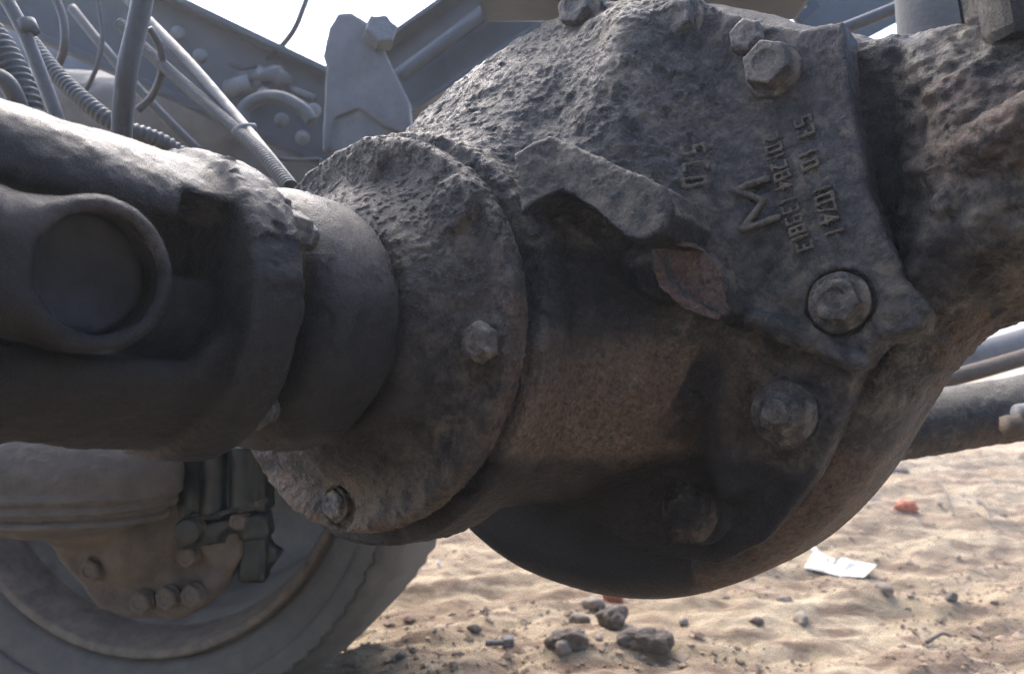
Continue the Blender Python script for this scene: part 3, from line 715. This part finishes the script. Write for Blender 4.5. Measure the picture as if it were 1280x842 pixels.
D = G.box(cq(288, 657, .012), (.043, .0125, .014), [[.99, .14, 0], [-.14, .99, 0], [0, 0, 1]], .005)
D = smin(D, G.rod(cq(250, 655, .02), cq(250, 655, .034), .013), .003); D = smax(D, -G.sph(cq(300, 668, .03), .012), .003)
cast('caliper_bracket', G, D, M_green, caliper, cf, pits(.0012, 35, .0006, 120), None)
D = smin(G.box(cq(318, 695, .0), (.014, .024, .013), None, .006), G.rod(cq(300, 668, .0), cq(345, 700, -.01), .009), .008)
cast('caliper_foot', G, D, M_green, caliper, cf, pits(.0012, 35, .0006, 120), None)
for (px, py) in ((245, 658), (300, 650)): inst('hex_bolt', B_k, cb, at(px, py, .755), (0, -1, 0), None, .8)
obj('brake_pipe', tube_mesh('brake_pipe', [at(232, 652, .75), at(280, 640, .748), (at(335, 625, .75))], .0022, 10), M_grime, caliper)

# ================================================================ CHASSIS, HOSES, BRACKETS (upper left and top)
def beam(name, label, cat, p0, p1, w, hgt, mat, up=(0, 0, 1), bev=.004):
    p0, p1 = Vector(p0), Vector(p1); L_ = (p1-p0).length; z = (p1-p0).normalized(); y = Vector(up); x = y.cross(z).normalized(); y = z.cross(x)
    me = boxm(name, (w/2, hgt/2, L_/2), bev); o = bpy.data.objects.new(name, me); me.materials.append(mat)
    place(o, None, (p0+p1)/2); o.rotation_euler = Matrix((x, y, z)).transposed().to_euler(); return tag(o, label, cat)
# near rail on the left: an open channel with flanges
def channel(name, label, p0, p1, hgt, depth, th, mat, face=(0, -1, 0)):
    p0, p1 = Vector(p0), Vector(p1); L_ = (p1-p0).length; z = (p1-p0).normalized(); f_ = Vector(face); y = z.cross(f_).normalized(); y = y if y.z > 0 else -y; f_ = y.cross(z).normalized(); f_ = f_ if f_.y < 0 else -f_
    r_ = thing(name, label, 'chassis rail', (p0+p1)/2); rot = Matrix((y.cross(z), y, z)).transposed().to_euler()
    s_ = 1 if (y.cross(z)).dot(f_) > 0 else -1
    for nm, hs_, off in (('web', (th/2, hgt/2, L_/2), f_*0), ('rail_flange', (depth/2, th/2, L_/2), f_*(depth/2-th/2)+y*(hgt/2+th/2+.0004)), ('rail_flange', (depth/2, th/2, L_/2), f_*(depth/2-th/2)-y*(hgt/2+th/2+.0004))):
        me = boxm(nm, hs_, .0015); me.materials.append(mat); o = bpy.data.objects.new(nm, me); place(o, r_, (p0+p1)/2+off); o.rotation_euler = rot
    return r_
channel('chassis_rail', 'dark blue-grey frame rail sloping down from the upper left behind the hoses', at(-150, -105, .92), at(560, 222, 1.10), .100, .04, .008, M_beam)
channel('chassis_rail', 'grooved dark rail rising to the top edge right of the pale bracket', at(478, 118, .98), at(800, -102, .90), .080, .03, .006, M_beam)
tag(obj('brake_line', tube_mesh('brake_line', [at(498, 96, .94), at(600, 20, .92), at(740, -85, .88)], .009, 16), M_beam), 'thick dark pipe running along the grooved rail behind the differential', 'pipe')
beam('cross_member', 'dark cross member along the top edge above the differential', 'cross member', at(600, -14, .62), at(1010, -18, .60), .06, .030, M_beam)

deck = thing('sky_blocker', 'unseen plank deck added overhead behind the camera to block sky light', 'light blocker', (0, -2, 1.0))  # added out of view to keep camera-side sky light off the axle
for k in range(12):
    me = boxm('plank', (.196, 2.6, .02), .004); me.materials.append(M_beam)
    o = bpy.data.objects.new('plank', me); place(o, deck, (-2.2+.4*k, DECK_Y-2.6, .98))
for k in range(3):
    me = boxm('blocker_bearer', (2.4, .03, .04), .004); me.materials.append(M_beam)
    o = bpy.data.objects.new('blocker_bearer', me); place(o, deck, (0, DECK_Y-.3-1.6*k, .915))
rail = bpy.data.objects['chassis_rail']; rv = lathe('rivet', [(.0001, .006), (.005, .0052), (.008, .003), (.009, 0), (.009, -.002)], 14, False); rv.materials.append(M_brk)
for (px, py) in ((222, 42), (250, 70), (330, 118), (352, 150), (392, 138), (378, 172)): inst('rivet', rv, rail, at(px, py, .985), (0, -1, 0))
tk = thing('cylinder_body', 'dark cylinder added to cover the sky gap behind the hoses at the left edge', 'tank', at(40, 130, 1.45))  # made-up body that hides bright sky between the hoses
obj('filler_shell', tube_mesh('filler_shell', [at(-220, 60, 1.45), at(190, 150, 1.45)], .150, 40), M_beam, tk)
for t_ in (.35, .8):
    a_, b_ = at(-220, 60, 1.45), at(190, 150, 1.45); c_ = a_.lerp(b_, t_); d_ = (b_-a_).normalized()
    obj('filler_strap', tube_mesh('filler_strap', [c_-d_*.018, c_+d_*.018], .153, 40, None, 2), M_brk, tk)
# transmission case behind the hoses
G = Grid((-.32, -.18, -.12), (.30, .20, .10), .0035)
D = G.ell((-.02, -.03, -.03), (.24, .13, .09))
D = smin(D, G.rod((-.26, .06, 0), (.05, .03, .02), .055, .01), .03)
D = smin(D, G.rod((.03, .02, 0), (.03, .02, .07), .030, .006), .01)
D = smin(D, G.rod((-.10, -.02, 0), (-.10, -.02, .07), .036, .006), .01)
gf = (tuple(at(270, 185, 1.16)), [[1, 0, 0], [0, 0, 1], [0, -1, 0]])
tag(cast('gearbox_case', G, D, M_gear, None, gf, pits(.002, 20, .001, 60), None), 'dusty grey gearbox casing out of focus behind the hoses', 'gearbox')

def hose(label, pts, r_, mat, ridges=None, name='hose'):
    o = obj(name, tube_mesh(name, [at(*p) for p in pts], r_, 16, ridges), mat); return tag(o, label, 'hose')
hose('thick straight dark hose hanging down from the top edge onto the yoke', [(184, -30, .52), (172, 30, .52), (158, 95, .52), (151, 180, .53)], .0066, M_dhos)
hose('ribbed hose lying diagonally left of the thick hanging hose', [(40, 55, .62), (70, 92, .61), (110, 130, .60), (150, 158, .60), (215, 185, .62), (300, 260, .65)], .0068, M_hos, .0042)
hh1 = hose('plain hose with a collar curving down at the far upper left corner', [(-20, -40, .50), (8, 0, .50), (32, 45, .50), (52, 95, .50), (72, 150, .50), (80, 190, .5)], .0042, M_hos)
place(bpy.data.objects.new('collar', tube_mesh('collar', [(0, 0, -.004), (0, 0, .004)], .0056, 16, None, 2)), hh1, at(35, 34, .50)); bpy.data.objects['collar'].data.materials.append(M_hos)
bpy.data.objects['collar'].rotation_euler = rot_to(at(52, 95, .5)-at(32, 45, .5)).to_euler()
hose('dark ribbed hose at the left edge behind the collared hose', [(-30, 20, .56), (5, 70, .56), (28, 120, .56), (40, 170, .56)], .0110, M_dhos, .0048)
hose('smooth pale pipe, upper of the two strapped hoses running to the dust cover', [(150, -10, .72), (190, 30, .70), (240, 82, .66), (290, 140, .62), (325, 182, .58), (368, 236, .54)], .0042, M_hos)
hose('ribbed hose, lower of the two strapped hoses', [(150, 30, .70), (178, 58, .69), (230, 105, .66), (288, 155, .61), (325, 190, .57), (362, 234, .535)], .0052, M_dhos, .0034)
zt = obj('cable_tie', tube_mesh('cable_tie', [at(294, 166, .600), at(304, 160, .596), at(318, 160, .603)], .0036, 12), M_brk)
tag(zt, 'pale plastic tie clamping the two diagonal hoses together', 'cable tie')
hose('thin black cable crossing the white sky above the frame rail', [(392, -25, 1.0), (380, 8, 1.0), (366, 40, 1.0), (342, 68, 1.02), (325, 80, 1.05)], .0036, M_rub, name='cable')
hose('thin pale cable lying along the frame rail', [(228, 56, 1.02), (262, 72, 1.02), (300, 84, 1.02), (322, 82, 1.02)], .0030, M_hos, name='cable')
hose('fat pale hose looped like a hook beside the bracket', [(306, 160, .95), (304, 138, .95), (322, 124, .95), (350, 122, .95), (378, 136, .95), (390, 152, .95)], .0078, M_hos)
hose('thin dark hose hanging in a loop at the upper left', [(60, -20, .7), (78, 20, .7), (80, 60, .7), (68, 90, .72)], .0035, M_dhos)
hose('thin looped dark hose behind the thick hanging hose', [(186, 35, .66), (200, 60, .67), (202, 90, .68), (190, 120, .70), (172, 138, .70)], .0032, M_dhos)
hose('grey wire bundle running behind the ribbed hose to the gearbox', [(90, 10, .85), (130, 60, .84), (190, 130, .84), (250, 190, .85)], .0050, M_dhos, name='cable')
hose('thin dark wire drooping across the gearbox casing', [(120, -10, .78), (128, 40, .78), (122, 80, .78), (108, 112, .79)], .0022, M_rub, name='cable')
hose('thin dark wire sagging under the frame rail to the bracket', [(205, 60, .95), (260, 110, .95), (330, 190, .95), (400, 200, .93)], .0028, M_rub, name='cable')
hose('short dark hose at the far left edge under the dark ribbed hose', [(-20, 90, .54), (10, 105, .54), (30, 150, .55)], .006, M_dhos)
# valve cluster on the rail
vc = thing('pipe_union', 'small cluster of dusty pipe fittings on the frame rail under the black cable', 'pipe fitting', at(340, 100, 1.0))
for i, (x0, y0, x1, y1, r_) in enumerate(((300, 100, 352, 92, .010), (318, 112, 330, 86, .008), (352, 108, 392, 124, .006), (285, 112, 312, 104, .011), (340, 92, 356, 104, .012))):
    obj('fitting', tube_mesh('fitting', [at(x0, y0, 1.0), at(x1, y1, .99)], r_, 10, None, 2), M_brk if i % 2 else M_hos, vc)

# pale bracket with bolt
bp = thing('shock_bracket', 'pale dusty bracket plate with a bolt standing against the sky at the top', 'bracket', at(455, 120, .80))
G = Grid((-.06, -.09, -.03), (.07, .08, .03), .0016)
mp = .80/F; k2 = lambda px, py: ((px-455)*mp, (100-py)*mp)
D = G.prism([k2(412, 38), k2(424, 20), k2(440, 18), k2(470, 36), k2(488, 80), k2(512, 128), k2(520, 190), k2(404, 190), k2(409, 84), k2(405, 72)], -.010, .006, .003)
D = smax(D, -smax(G.prism([k2(420, 150), k2(450, 138), k2(480, 160), k2(520, 175), k2(520, 200), k2(410, 200)], -.004, .02, .002), -G.Z+.002, .002), .003)
bkt = cast('bracket_plate', G, D, M_brk, bp, (tuple(at(455, 100, .80)), [[1, 0, 0], [0, 0, 1], [0, -1, 0]]), pits(.0006, 40, .0004, 120), None)
B_b = bolt_solid('hex_bolt', .028, .016, None, worn=.002, seed=11, dish=False, mat=M_brk)
inst('hex_bolt', B_b, bkt, at(474, 46, .795), (.35, -1, .25), None, 1.0)

# top right pieces
br = thing('strut_plate', 'dark drilled strut plate seen against the sky at the top right', 'bracket', at(985, 8, .75))
G = Grid((-.07, -.05, -.012), (.08, .05, .012), .0010)
mp = .75/F; k3 = lambda px, py: ((px-985)*mp, (5-py)*mp)
D = smin(G.prism([k3(940, 22), k3(985, -40), k3(1010, -40), k3(975, 2), k3(955, 26)], -.004, .004, .001), G.prism([k3(980, -6), k3(1005, -26), k3(1024, 10), k3(1000, 34), k3(990, 22)], -.003, .005, .001), .001)
D = smin(D, G.prism([k3(940, 26), k3(938, 20), k3(986, -2), k3(990, 6)], -.004, .004, .001), .001)
D = smax(D, -(np.hypot(G.X-k3(1001, 10)[0], (G.Y-k3(0, 9)[1])*1.4)-.0042), .0005)
cast('plate', G, D, M_beam, br, (tuple(at(985, 5, .75)), [[1, 0, 0], [0, 0, 1], [0, -1, 0]]), None, None)
beam('side_rail', 'blue-grey panel of the chassis at the top right, beside the drilled plate', 'chassis rail', at(1005, 46, .80), at(1190, -50, .86), .012, .062, M_beam)
tag(obj('chassis_pipe', tube_mesh('chassis_pipe', [at(1040, 42, .70), at(1135, 4, .70), at(1200, -24, .70)], .0055, 16), M_hos), 'straight pale pipe along the chassis panel at the top right', 'pipe')
tag(obj('cylinder_body', tube_mesh('cylinder_body', [at(1180, 80, .62), at(1170, -60, .62)], .031, 40), M_gear), 'pale grey upright cylinder behind the axle tube at the top right', 'tank')
ub = thing('spring_clamp', 'dark spring clamp hanging over the axle tube in the top right corner', 'clamp', at(1255, 10, .46))
for k, (x0, x1, y1, d_) in enumerate(((1214, 1230, 34, .425), (1234, 1300, 50, .405))):
    cbox('clamp_block' if k else 'clamp_strap', x0, -60, x1, y1, d_, .012, M_grime, ub, -10, 8, .006)

# right: far axle tube, drag link and the thing on it
ft_ = thing('tie_rod', 'rusty thick steel tube crossing behind the differential at the right edge', 'tube', at(1230, 500, .80))
G = Grid((-.13, -.06, -.05), (.20, .06, .05), .0018)
D = G.rod((-.12, -.028, 0), (.19, .022, 0), .032, .004); D = smin(D, G.rod((.075, .0, 0), (.14, .012, 0), .037, .004), .004)
cast('tube_body', G, D, M_hou, ft_, (tuple(at(1232, 506, .80)), [[1, 0, 0], [0, 0, 1], [0, -1, 0]]), pits(.0008, 50, .0006, 140), lambda p, nr: np.stack([.5*sstep(-.2, .4, fbm(p, 20, 3, 5)), .8*sstep(-.1, .8, nr[:, 1]), p[:, 0]*0], 1))
fit = obj('end_fitting', tube_mesh('end_fitting', [at(1258, 534, .74), at(1300, 528, .74)], .0125, 6, None, 2), M_knk, ft_)
obj('end_fitting', tube_mesh('end_fitting', [at(1272, 520, .74), at(1310, 514, .74)], .011, 12, None, 2), M_brk, ft_)
tag(obj('drag_link', tube_mesh('drag_link', [at(1150, 482, .86), at(1220, 464, .86), at(1330, 432, .86)], .0090, 20), M_knk), 'thin brown rod above the thick tube at the right edge', 'rod')
tag(obj('exhaust_pipe', tube_mesh('exhaust_pipe', [at(1130, 462, 1.2), at(1240, 440, 1.2), at(1340, 410, 1.2)], .022, 30), M_gear), 'pale grey pipe behind the brown rod at the right edge', 'pipe')

# ================================================================ THINGS ON THE SAND
def on_ground(px, py):
    d = H*F/(py-421); x = (px-640)/F*d; return Vector((x, d, gz1(x, d)))
def rock(name, label, cat, px, py, size, c, seed, flat=.5, group=None, rot=0):
    p = on_ground(px, py); g_ = Grid((-1.4, -1.4, -1.4), (1.4, 1.4, 1.4), .055 if size[0] > .02 else .16)
    D_ = g_.ell((0, 0, 0), (1, .8, flat)); rg = random.Random(seed)
    for _ in range(7):
        n_ = Vector([rg.gauss(0, 1) for _ in range(3)]).normalized(); D_ = smax(D_, (g_.X*n_.x+g_.Y*n_.y+g_.Z*n_.z)-rg.uniform(.45, .8), .06)
    v, q = g_.mesh(D_); v = v*(1+(.16*fbm(v, 2.0, 5, seed, .6)-.10*sstep(.10, .0, np.abs(fbm(v, 1.3, 3, seed+40))))[:, None]); v = v*np.array([size[0], size[1], size[2]])
    c_, s_ = math.cos(R(rot)), math.sin(R(rot)); v = v@np.array([[c_, s_, 0], [-s_, c_, 0], [0, 0, 1]])
    me = mesh_np(name, v+np.array([p.x, p.y, p.z+size[2]*flat*.35]), q); return tag(obj(name, me, c), label, cat, group)
M_st = plain('dark_clod', (.10, .078, .060), .95, 60, .5, .0015); M_st2 = plain('grey_stone', (.19, .155, .12), .85, 60, .3, .001); M_bri = plain('red_brick_chip', (.36, .12, .06), .85, 60, .3, .001); M_sh = plain('sandy_clod', (.42, .32, .22), .95, 60, .3, .001)
rock('stone', 'large dark cracked stone at the bottom edge below the differential', 'stone', 810, 836, (.036, .028, .028), M_st, 1, .55)
rock('stone', 'dark crumbly clod just left of the large cracked stone', 'stone', 768, 812, (.026, .024, .032), M_st, 2, .6)
rock('stone', 'flat dark stone half cut off by the bottom edge', 'stone', 712, 838, (.028, .025, .025), M_st, 3, .6)
rock('stone', 'grey-brown clod lying against the red brick chip', 'stone', 742, 778, (.018, .015, .016), M_st2, 4, .6)
rock('brick_fragment', 'orange-red brick chip peeping out under the lowest point of the differential', 'brick fragment', 766, 768, (.024, .014, .034), M_bri, 5, .6)
rock('brick_fragment', 'small red brick chip in the sand at the right, beyond the white scrap', 'brick fragment', 1135, 645, (.030, .022, .03), M_bri, 6, .6)
rock('stone', 'grey stone beside the small red brick chip', 'stone', 1086, 632, (.05, .03, .03), M_st2, 7, .5)
rock('stone', 'brown clod at the edge of the differential outline on the right', 'stone', 1118, 600, (.045, .03, .03), M_st, 8, .5)
rock('stone', 'small dark clod on the sand ridge at the lower right', 'stone', 1190, 772, (.012, .010, .014), M_st, 9, .6)
rock('stone', 'small pale pebble on the sand left under the housing', 'stone', 548, 718, (.007, .006, .008), plain('white_pebble', (.75, .72, .65), .5), 12, .7)
rg = random.Random(5)
for k in range(30):
    px = rg.uniform(470, 1290); py = rg.uniform(590, 850)
    if px < 1150-(py-590)*1.4 and py < 752: py = rg.uniform(752, 850)
    s_ = rg.uniform(.002, .0065)*(1 if rg.random() < .85 else 1.8)
    rock('pebble', 'tiny pebble or crumb scattered on the sand', 'pebble', px, py, (s_*1.3, s_, s_), (M_st2, M_sh, M_st)[k % 3], 100+k, .7, 'pebbles scattered on the sand') if k < 3 else None
    if k >= 3:
        p = on_ground(px, py); src = bpy.data.objects['pebble' if k % 3 == 0 else 'pebble.00%d' % (k % 3)]
        o = src.copy(); C.objects.link(o); o.location = (p.x, p.y, p.z+s_*.3); o.rotation_euler = (0, 0, rg.uniform(0, 6.28)); o.scale = [rg.uniform(.5, 1.6)]*3
# crumbs of earth: far too many to count, one object
def crumbs(n_, seed):
    g_ = np.random.default_rng(seed); px = g_.uniform(430, 1290, n_); py = 560+(860-560)*g_.random(n_)**.7
    d = H*F/(py-421); x = (px-640)/F*d; cl = fbm(np.stack([x, d*2, 0*x], 1), 2.6, 3, 41); k = cl > -.25; x, d = x[k], d[k]; n_ = len(x)
    z = ground_z(x, d); s_ = np.exp(g_.normal(-6.15, .5, n_)); q = g_.normal(size=(n_, 6, 3)); b_ = np.array([[1, 0, 0], [-1, 0, 0], [0, 1, 0], [0, -1, 0], [0, 0, 1], [0, 0, -1]])
    v = (b_[None]+q*.22)*s_[:, None, None]*np.array([1.25, 1, .75])+np.stack([x, d, z+s_*.3], 1)[:, None]
    f = np.array([[4, 0, 2], [4, 2, 1], [4, 1, 3], [4, 3, 0], [5, 2, 0], [5, 1, 2], [5, 3, 1], [5, 0, 3]])
    return mesh_np('earth_crumbs', v.reshape(-1, 3), (f[None]+6*np.arange(n_)[:, None, None]).reshape(-1, 3), False)
tag(obj('earth_crumbs', crumbs(3200, 3), plain('earth_crumb', (.30, .22, .155), .95, 9, .6, .001)), 'loose crumbs of earth strewn over the sand', None, None, 'stuff')
# dropped bolt
db = thing('dropped_bolt', 'small steel bolt lying on the sand at the bottom', 'bolt', on_ground(622, 826))
p = on_ground(622, 826)+Vector((0, 0, .008)); dr = Vector((-1, -.05, -.02)).normalized()
inst('bolt_head', bolt_solid('bolt_head', .016, .009, None, worn=.001, seed=12, dish=False, mat=M_gear), db, p+Vector((.012, 0, 0)), -dr, None, 1)
obj('bolt_shank', tube_mesh('bolt_shank', [p+Vector((.014, 0, 0)), p+dr*.016], .0042, 12, .0016), M_gear, db)
# white scrap of plastic
sc_pts = [(1004, 724), (1012, 706), (1018, 704), (1028, 714), (1044, 721), (1062, 721), (1096, 729), (1080, 734), (1050, 733), (1026, 730), (1008, 729)]
def scrap():
    n_ = 26; P_ = [on_ground(*k) for k in sc_pts]; cxy = sum((Vector((k.x, k.y)) for k in P_), Vector((0, 0)))/len(P_)
    v = []; f = []
    rings = 5; m = len(P_)
    for r_ in range(rings+1):
        t_ = 1-r_/rings*.98
        for k in P_:
            x_, y_ = cxy.x+(k.x-cxy.x)*t_, cxy.y+(k.y-cxy.y)*t_
            v.append((x_, y_, gz1(x_, y_)+.004+.007*math.sin(x_*95+y_*20)**2+.008*math.sin(y_*60+x_*31)*t_))
    for r_ in range(rings):
        for k in range(m): f.append((r_*m+k, r_*m+(k+1) % m, (r_+1)*m+(k+1) % m, (r_+1)*m+k))
    me = bpy.data.meshes.new('plastic_scrap'); me.from_pydata(v, [], f); me.update(); return me
sm_, st_, sb_ = base_mat('white_film', .45); sb_.inputs['Base Color'].default_value = (.45, .44, .39, 1)
so = obj('plastic_scrap', scrap(), sm_); tag(so, 'crumpled white plastic scrap lying on the sand at the lower right', 'litter')
sol = so.modifiers.new('thick', 'SOLIDIFY'); sol.thickness = .0012
# twigs
for i, (x0, y0, x1, y1, lb) in enumerate(((1158, 818, 1188, 802, 'dark bent twig on the sand near the bottom right'), (1222, 632, 1240, 650, 'short dark twig on the sand near the right edge'), (1172, 618, 1192, 650, 'thin brown twig left of the short dark twig'))):
    a_, b_ = on_ground(x0, y0), on_ground(x1, y1); m_ = (a_+b_)/2+Vector((.004, 0, .012))
    tag(obj('twig', tube_mesh('twig', [a_+Vector((0, 0, .004)), m_, b_+Vector((0, 0, .005))], (.003, .0014), 7), M_st), lb, 'twig')

# ================================================================ added volume imitating the lens's veiling glare
HB = ((-30, -30, -1.3), (30, 45, 1.25))
hm = boxm('glare_veil', tuple((b_-a_)/2 for a_, b_ in zip(*HB)), .001)
ho = bpy.data.objects.new('glare_veil', hm); C.objects.link(ho); ho.location = [(a_+b_)/2 for a_, b_ in zip(*HB)]; tag(ho, kind='stuff')
m_ = bpy.data.materials.new('glare_veil'); m_.use_nodes = True; t_ = m_.node_tree; t_.nodes.clear()
o_ = t_.nodes.new('ShaderNodeOutputMaterial'); v_ = t_.nodes.new('ShaderNodeVolumePrincipled'); v_.inputs['Density'].default_value = .021; v_.inputs['Anisotropy'].default_value = .6
v_.inputs['Color'].default_value = (.9, .95, 1, 1); t_.links.new(v_.outputs[0], o_.inputs['Volume']); hm.materials.append(m_)
scene.render.engine = 'CYCLES'; scene.cycles.denoising_prefilter = 'NONE'
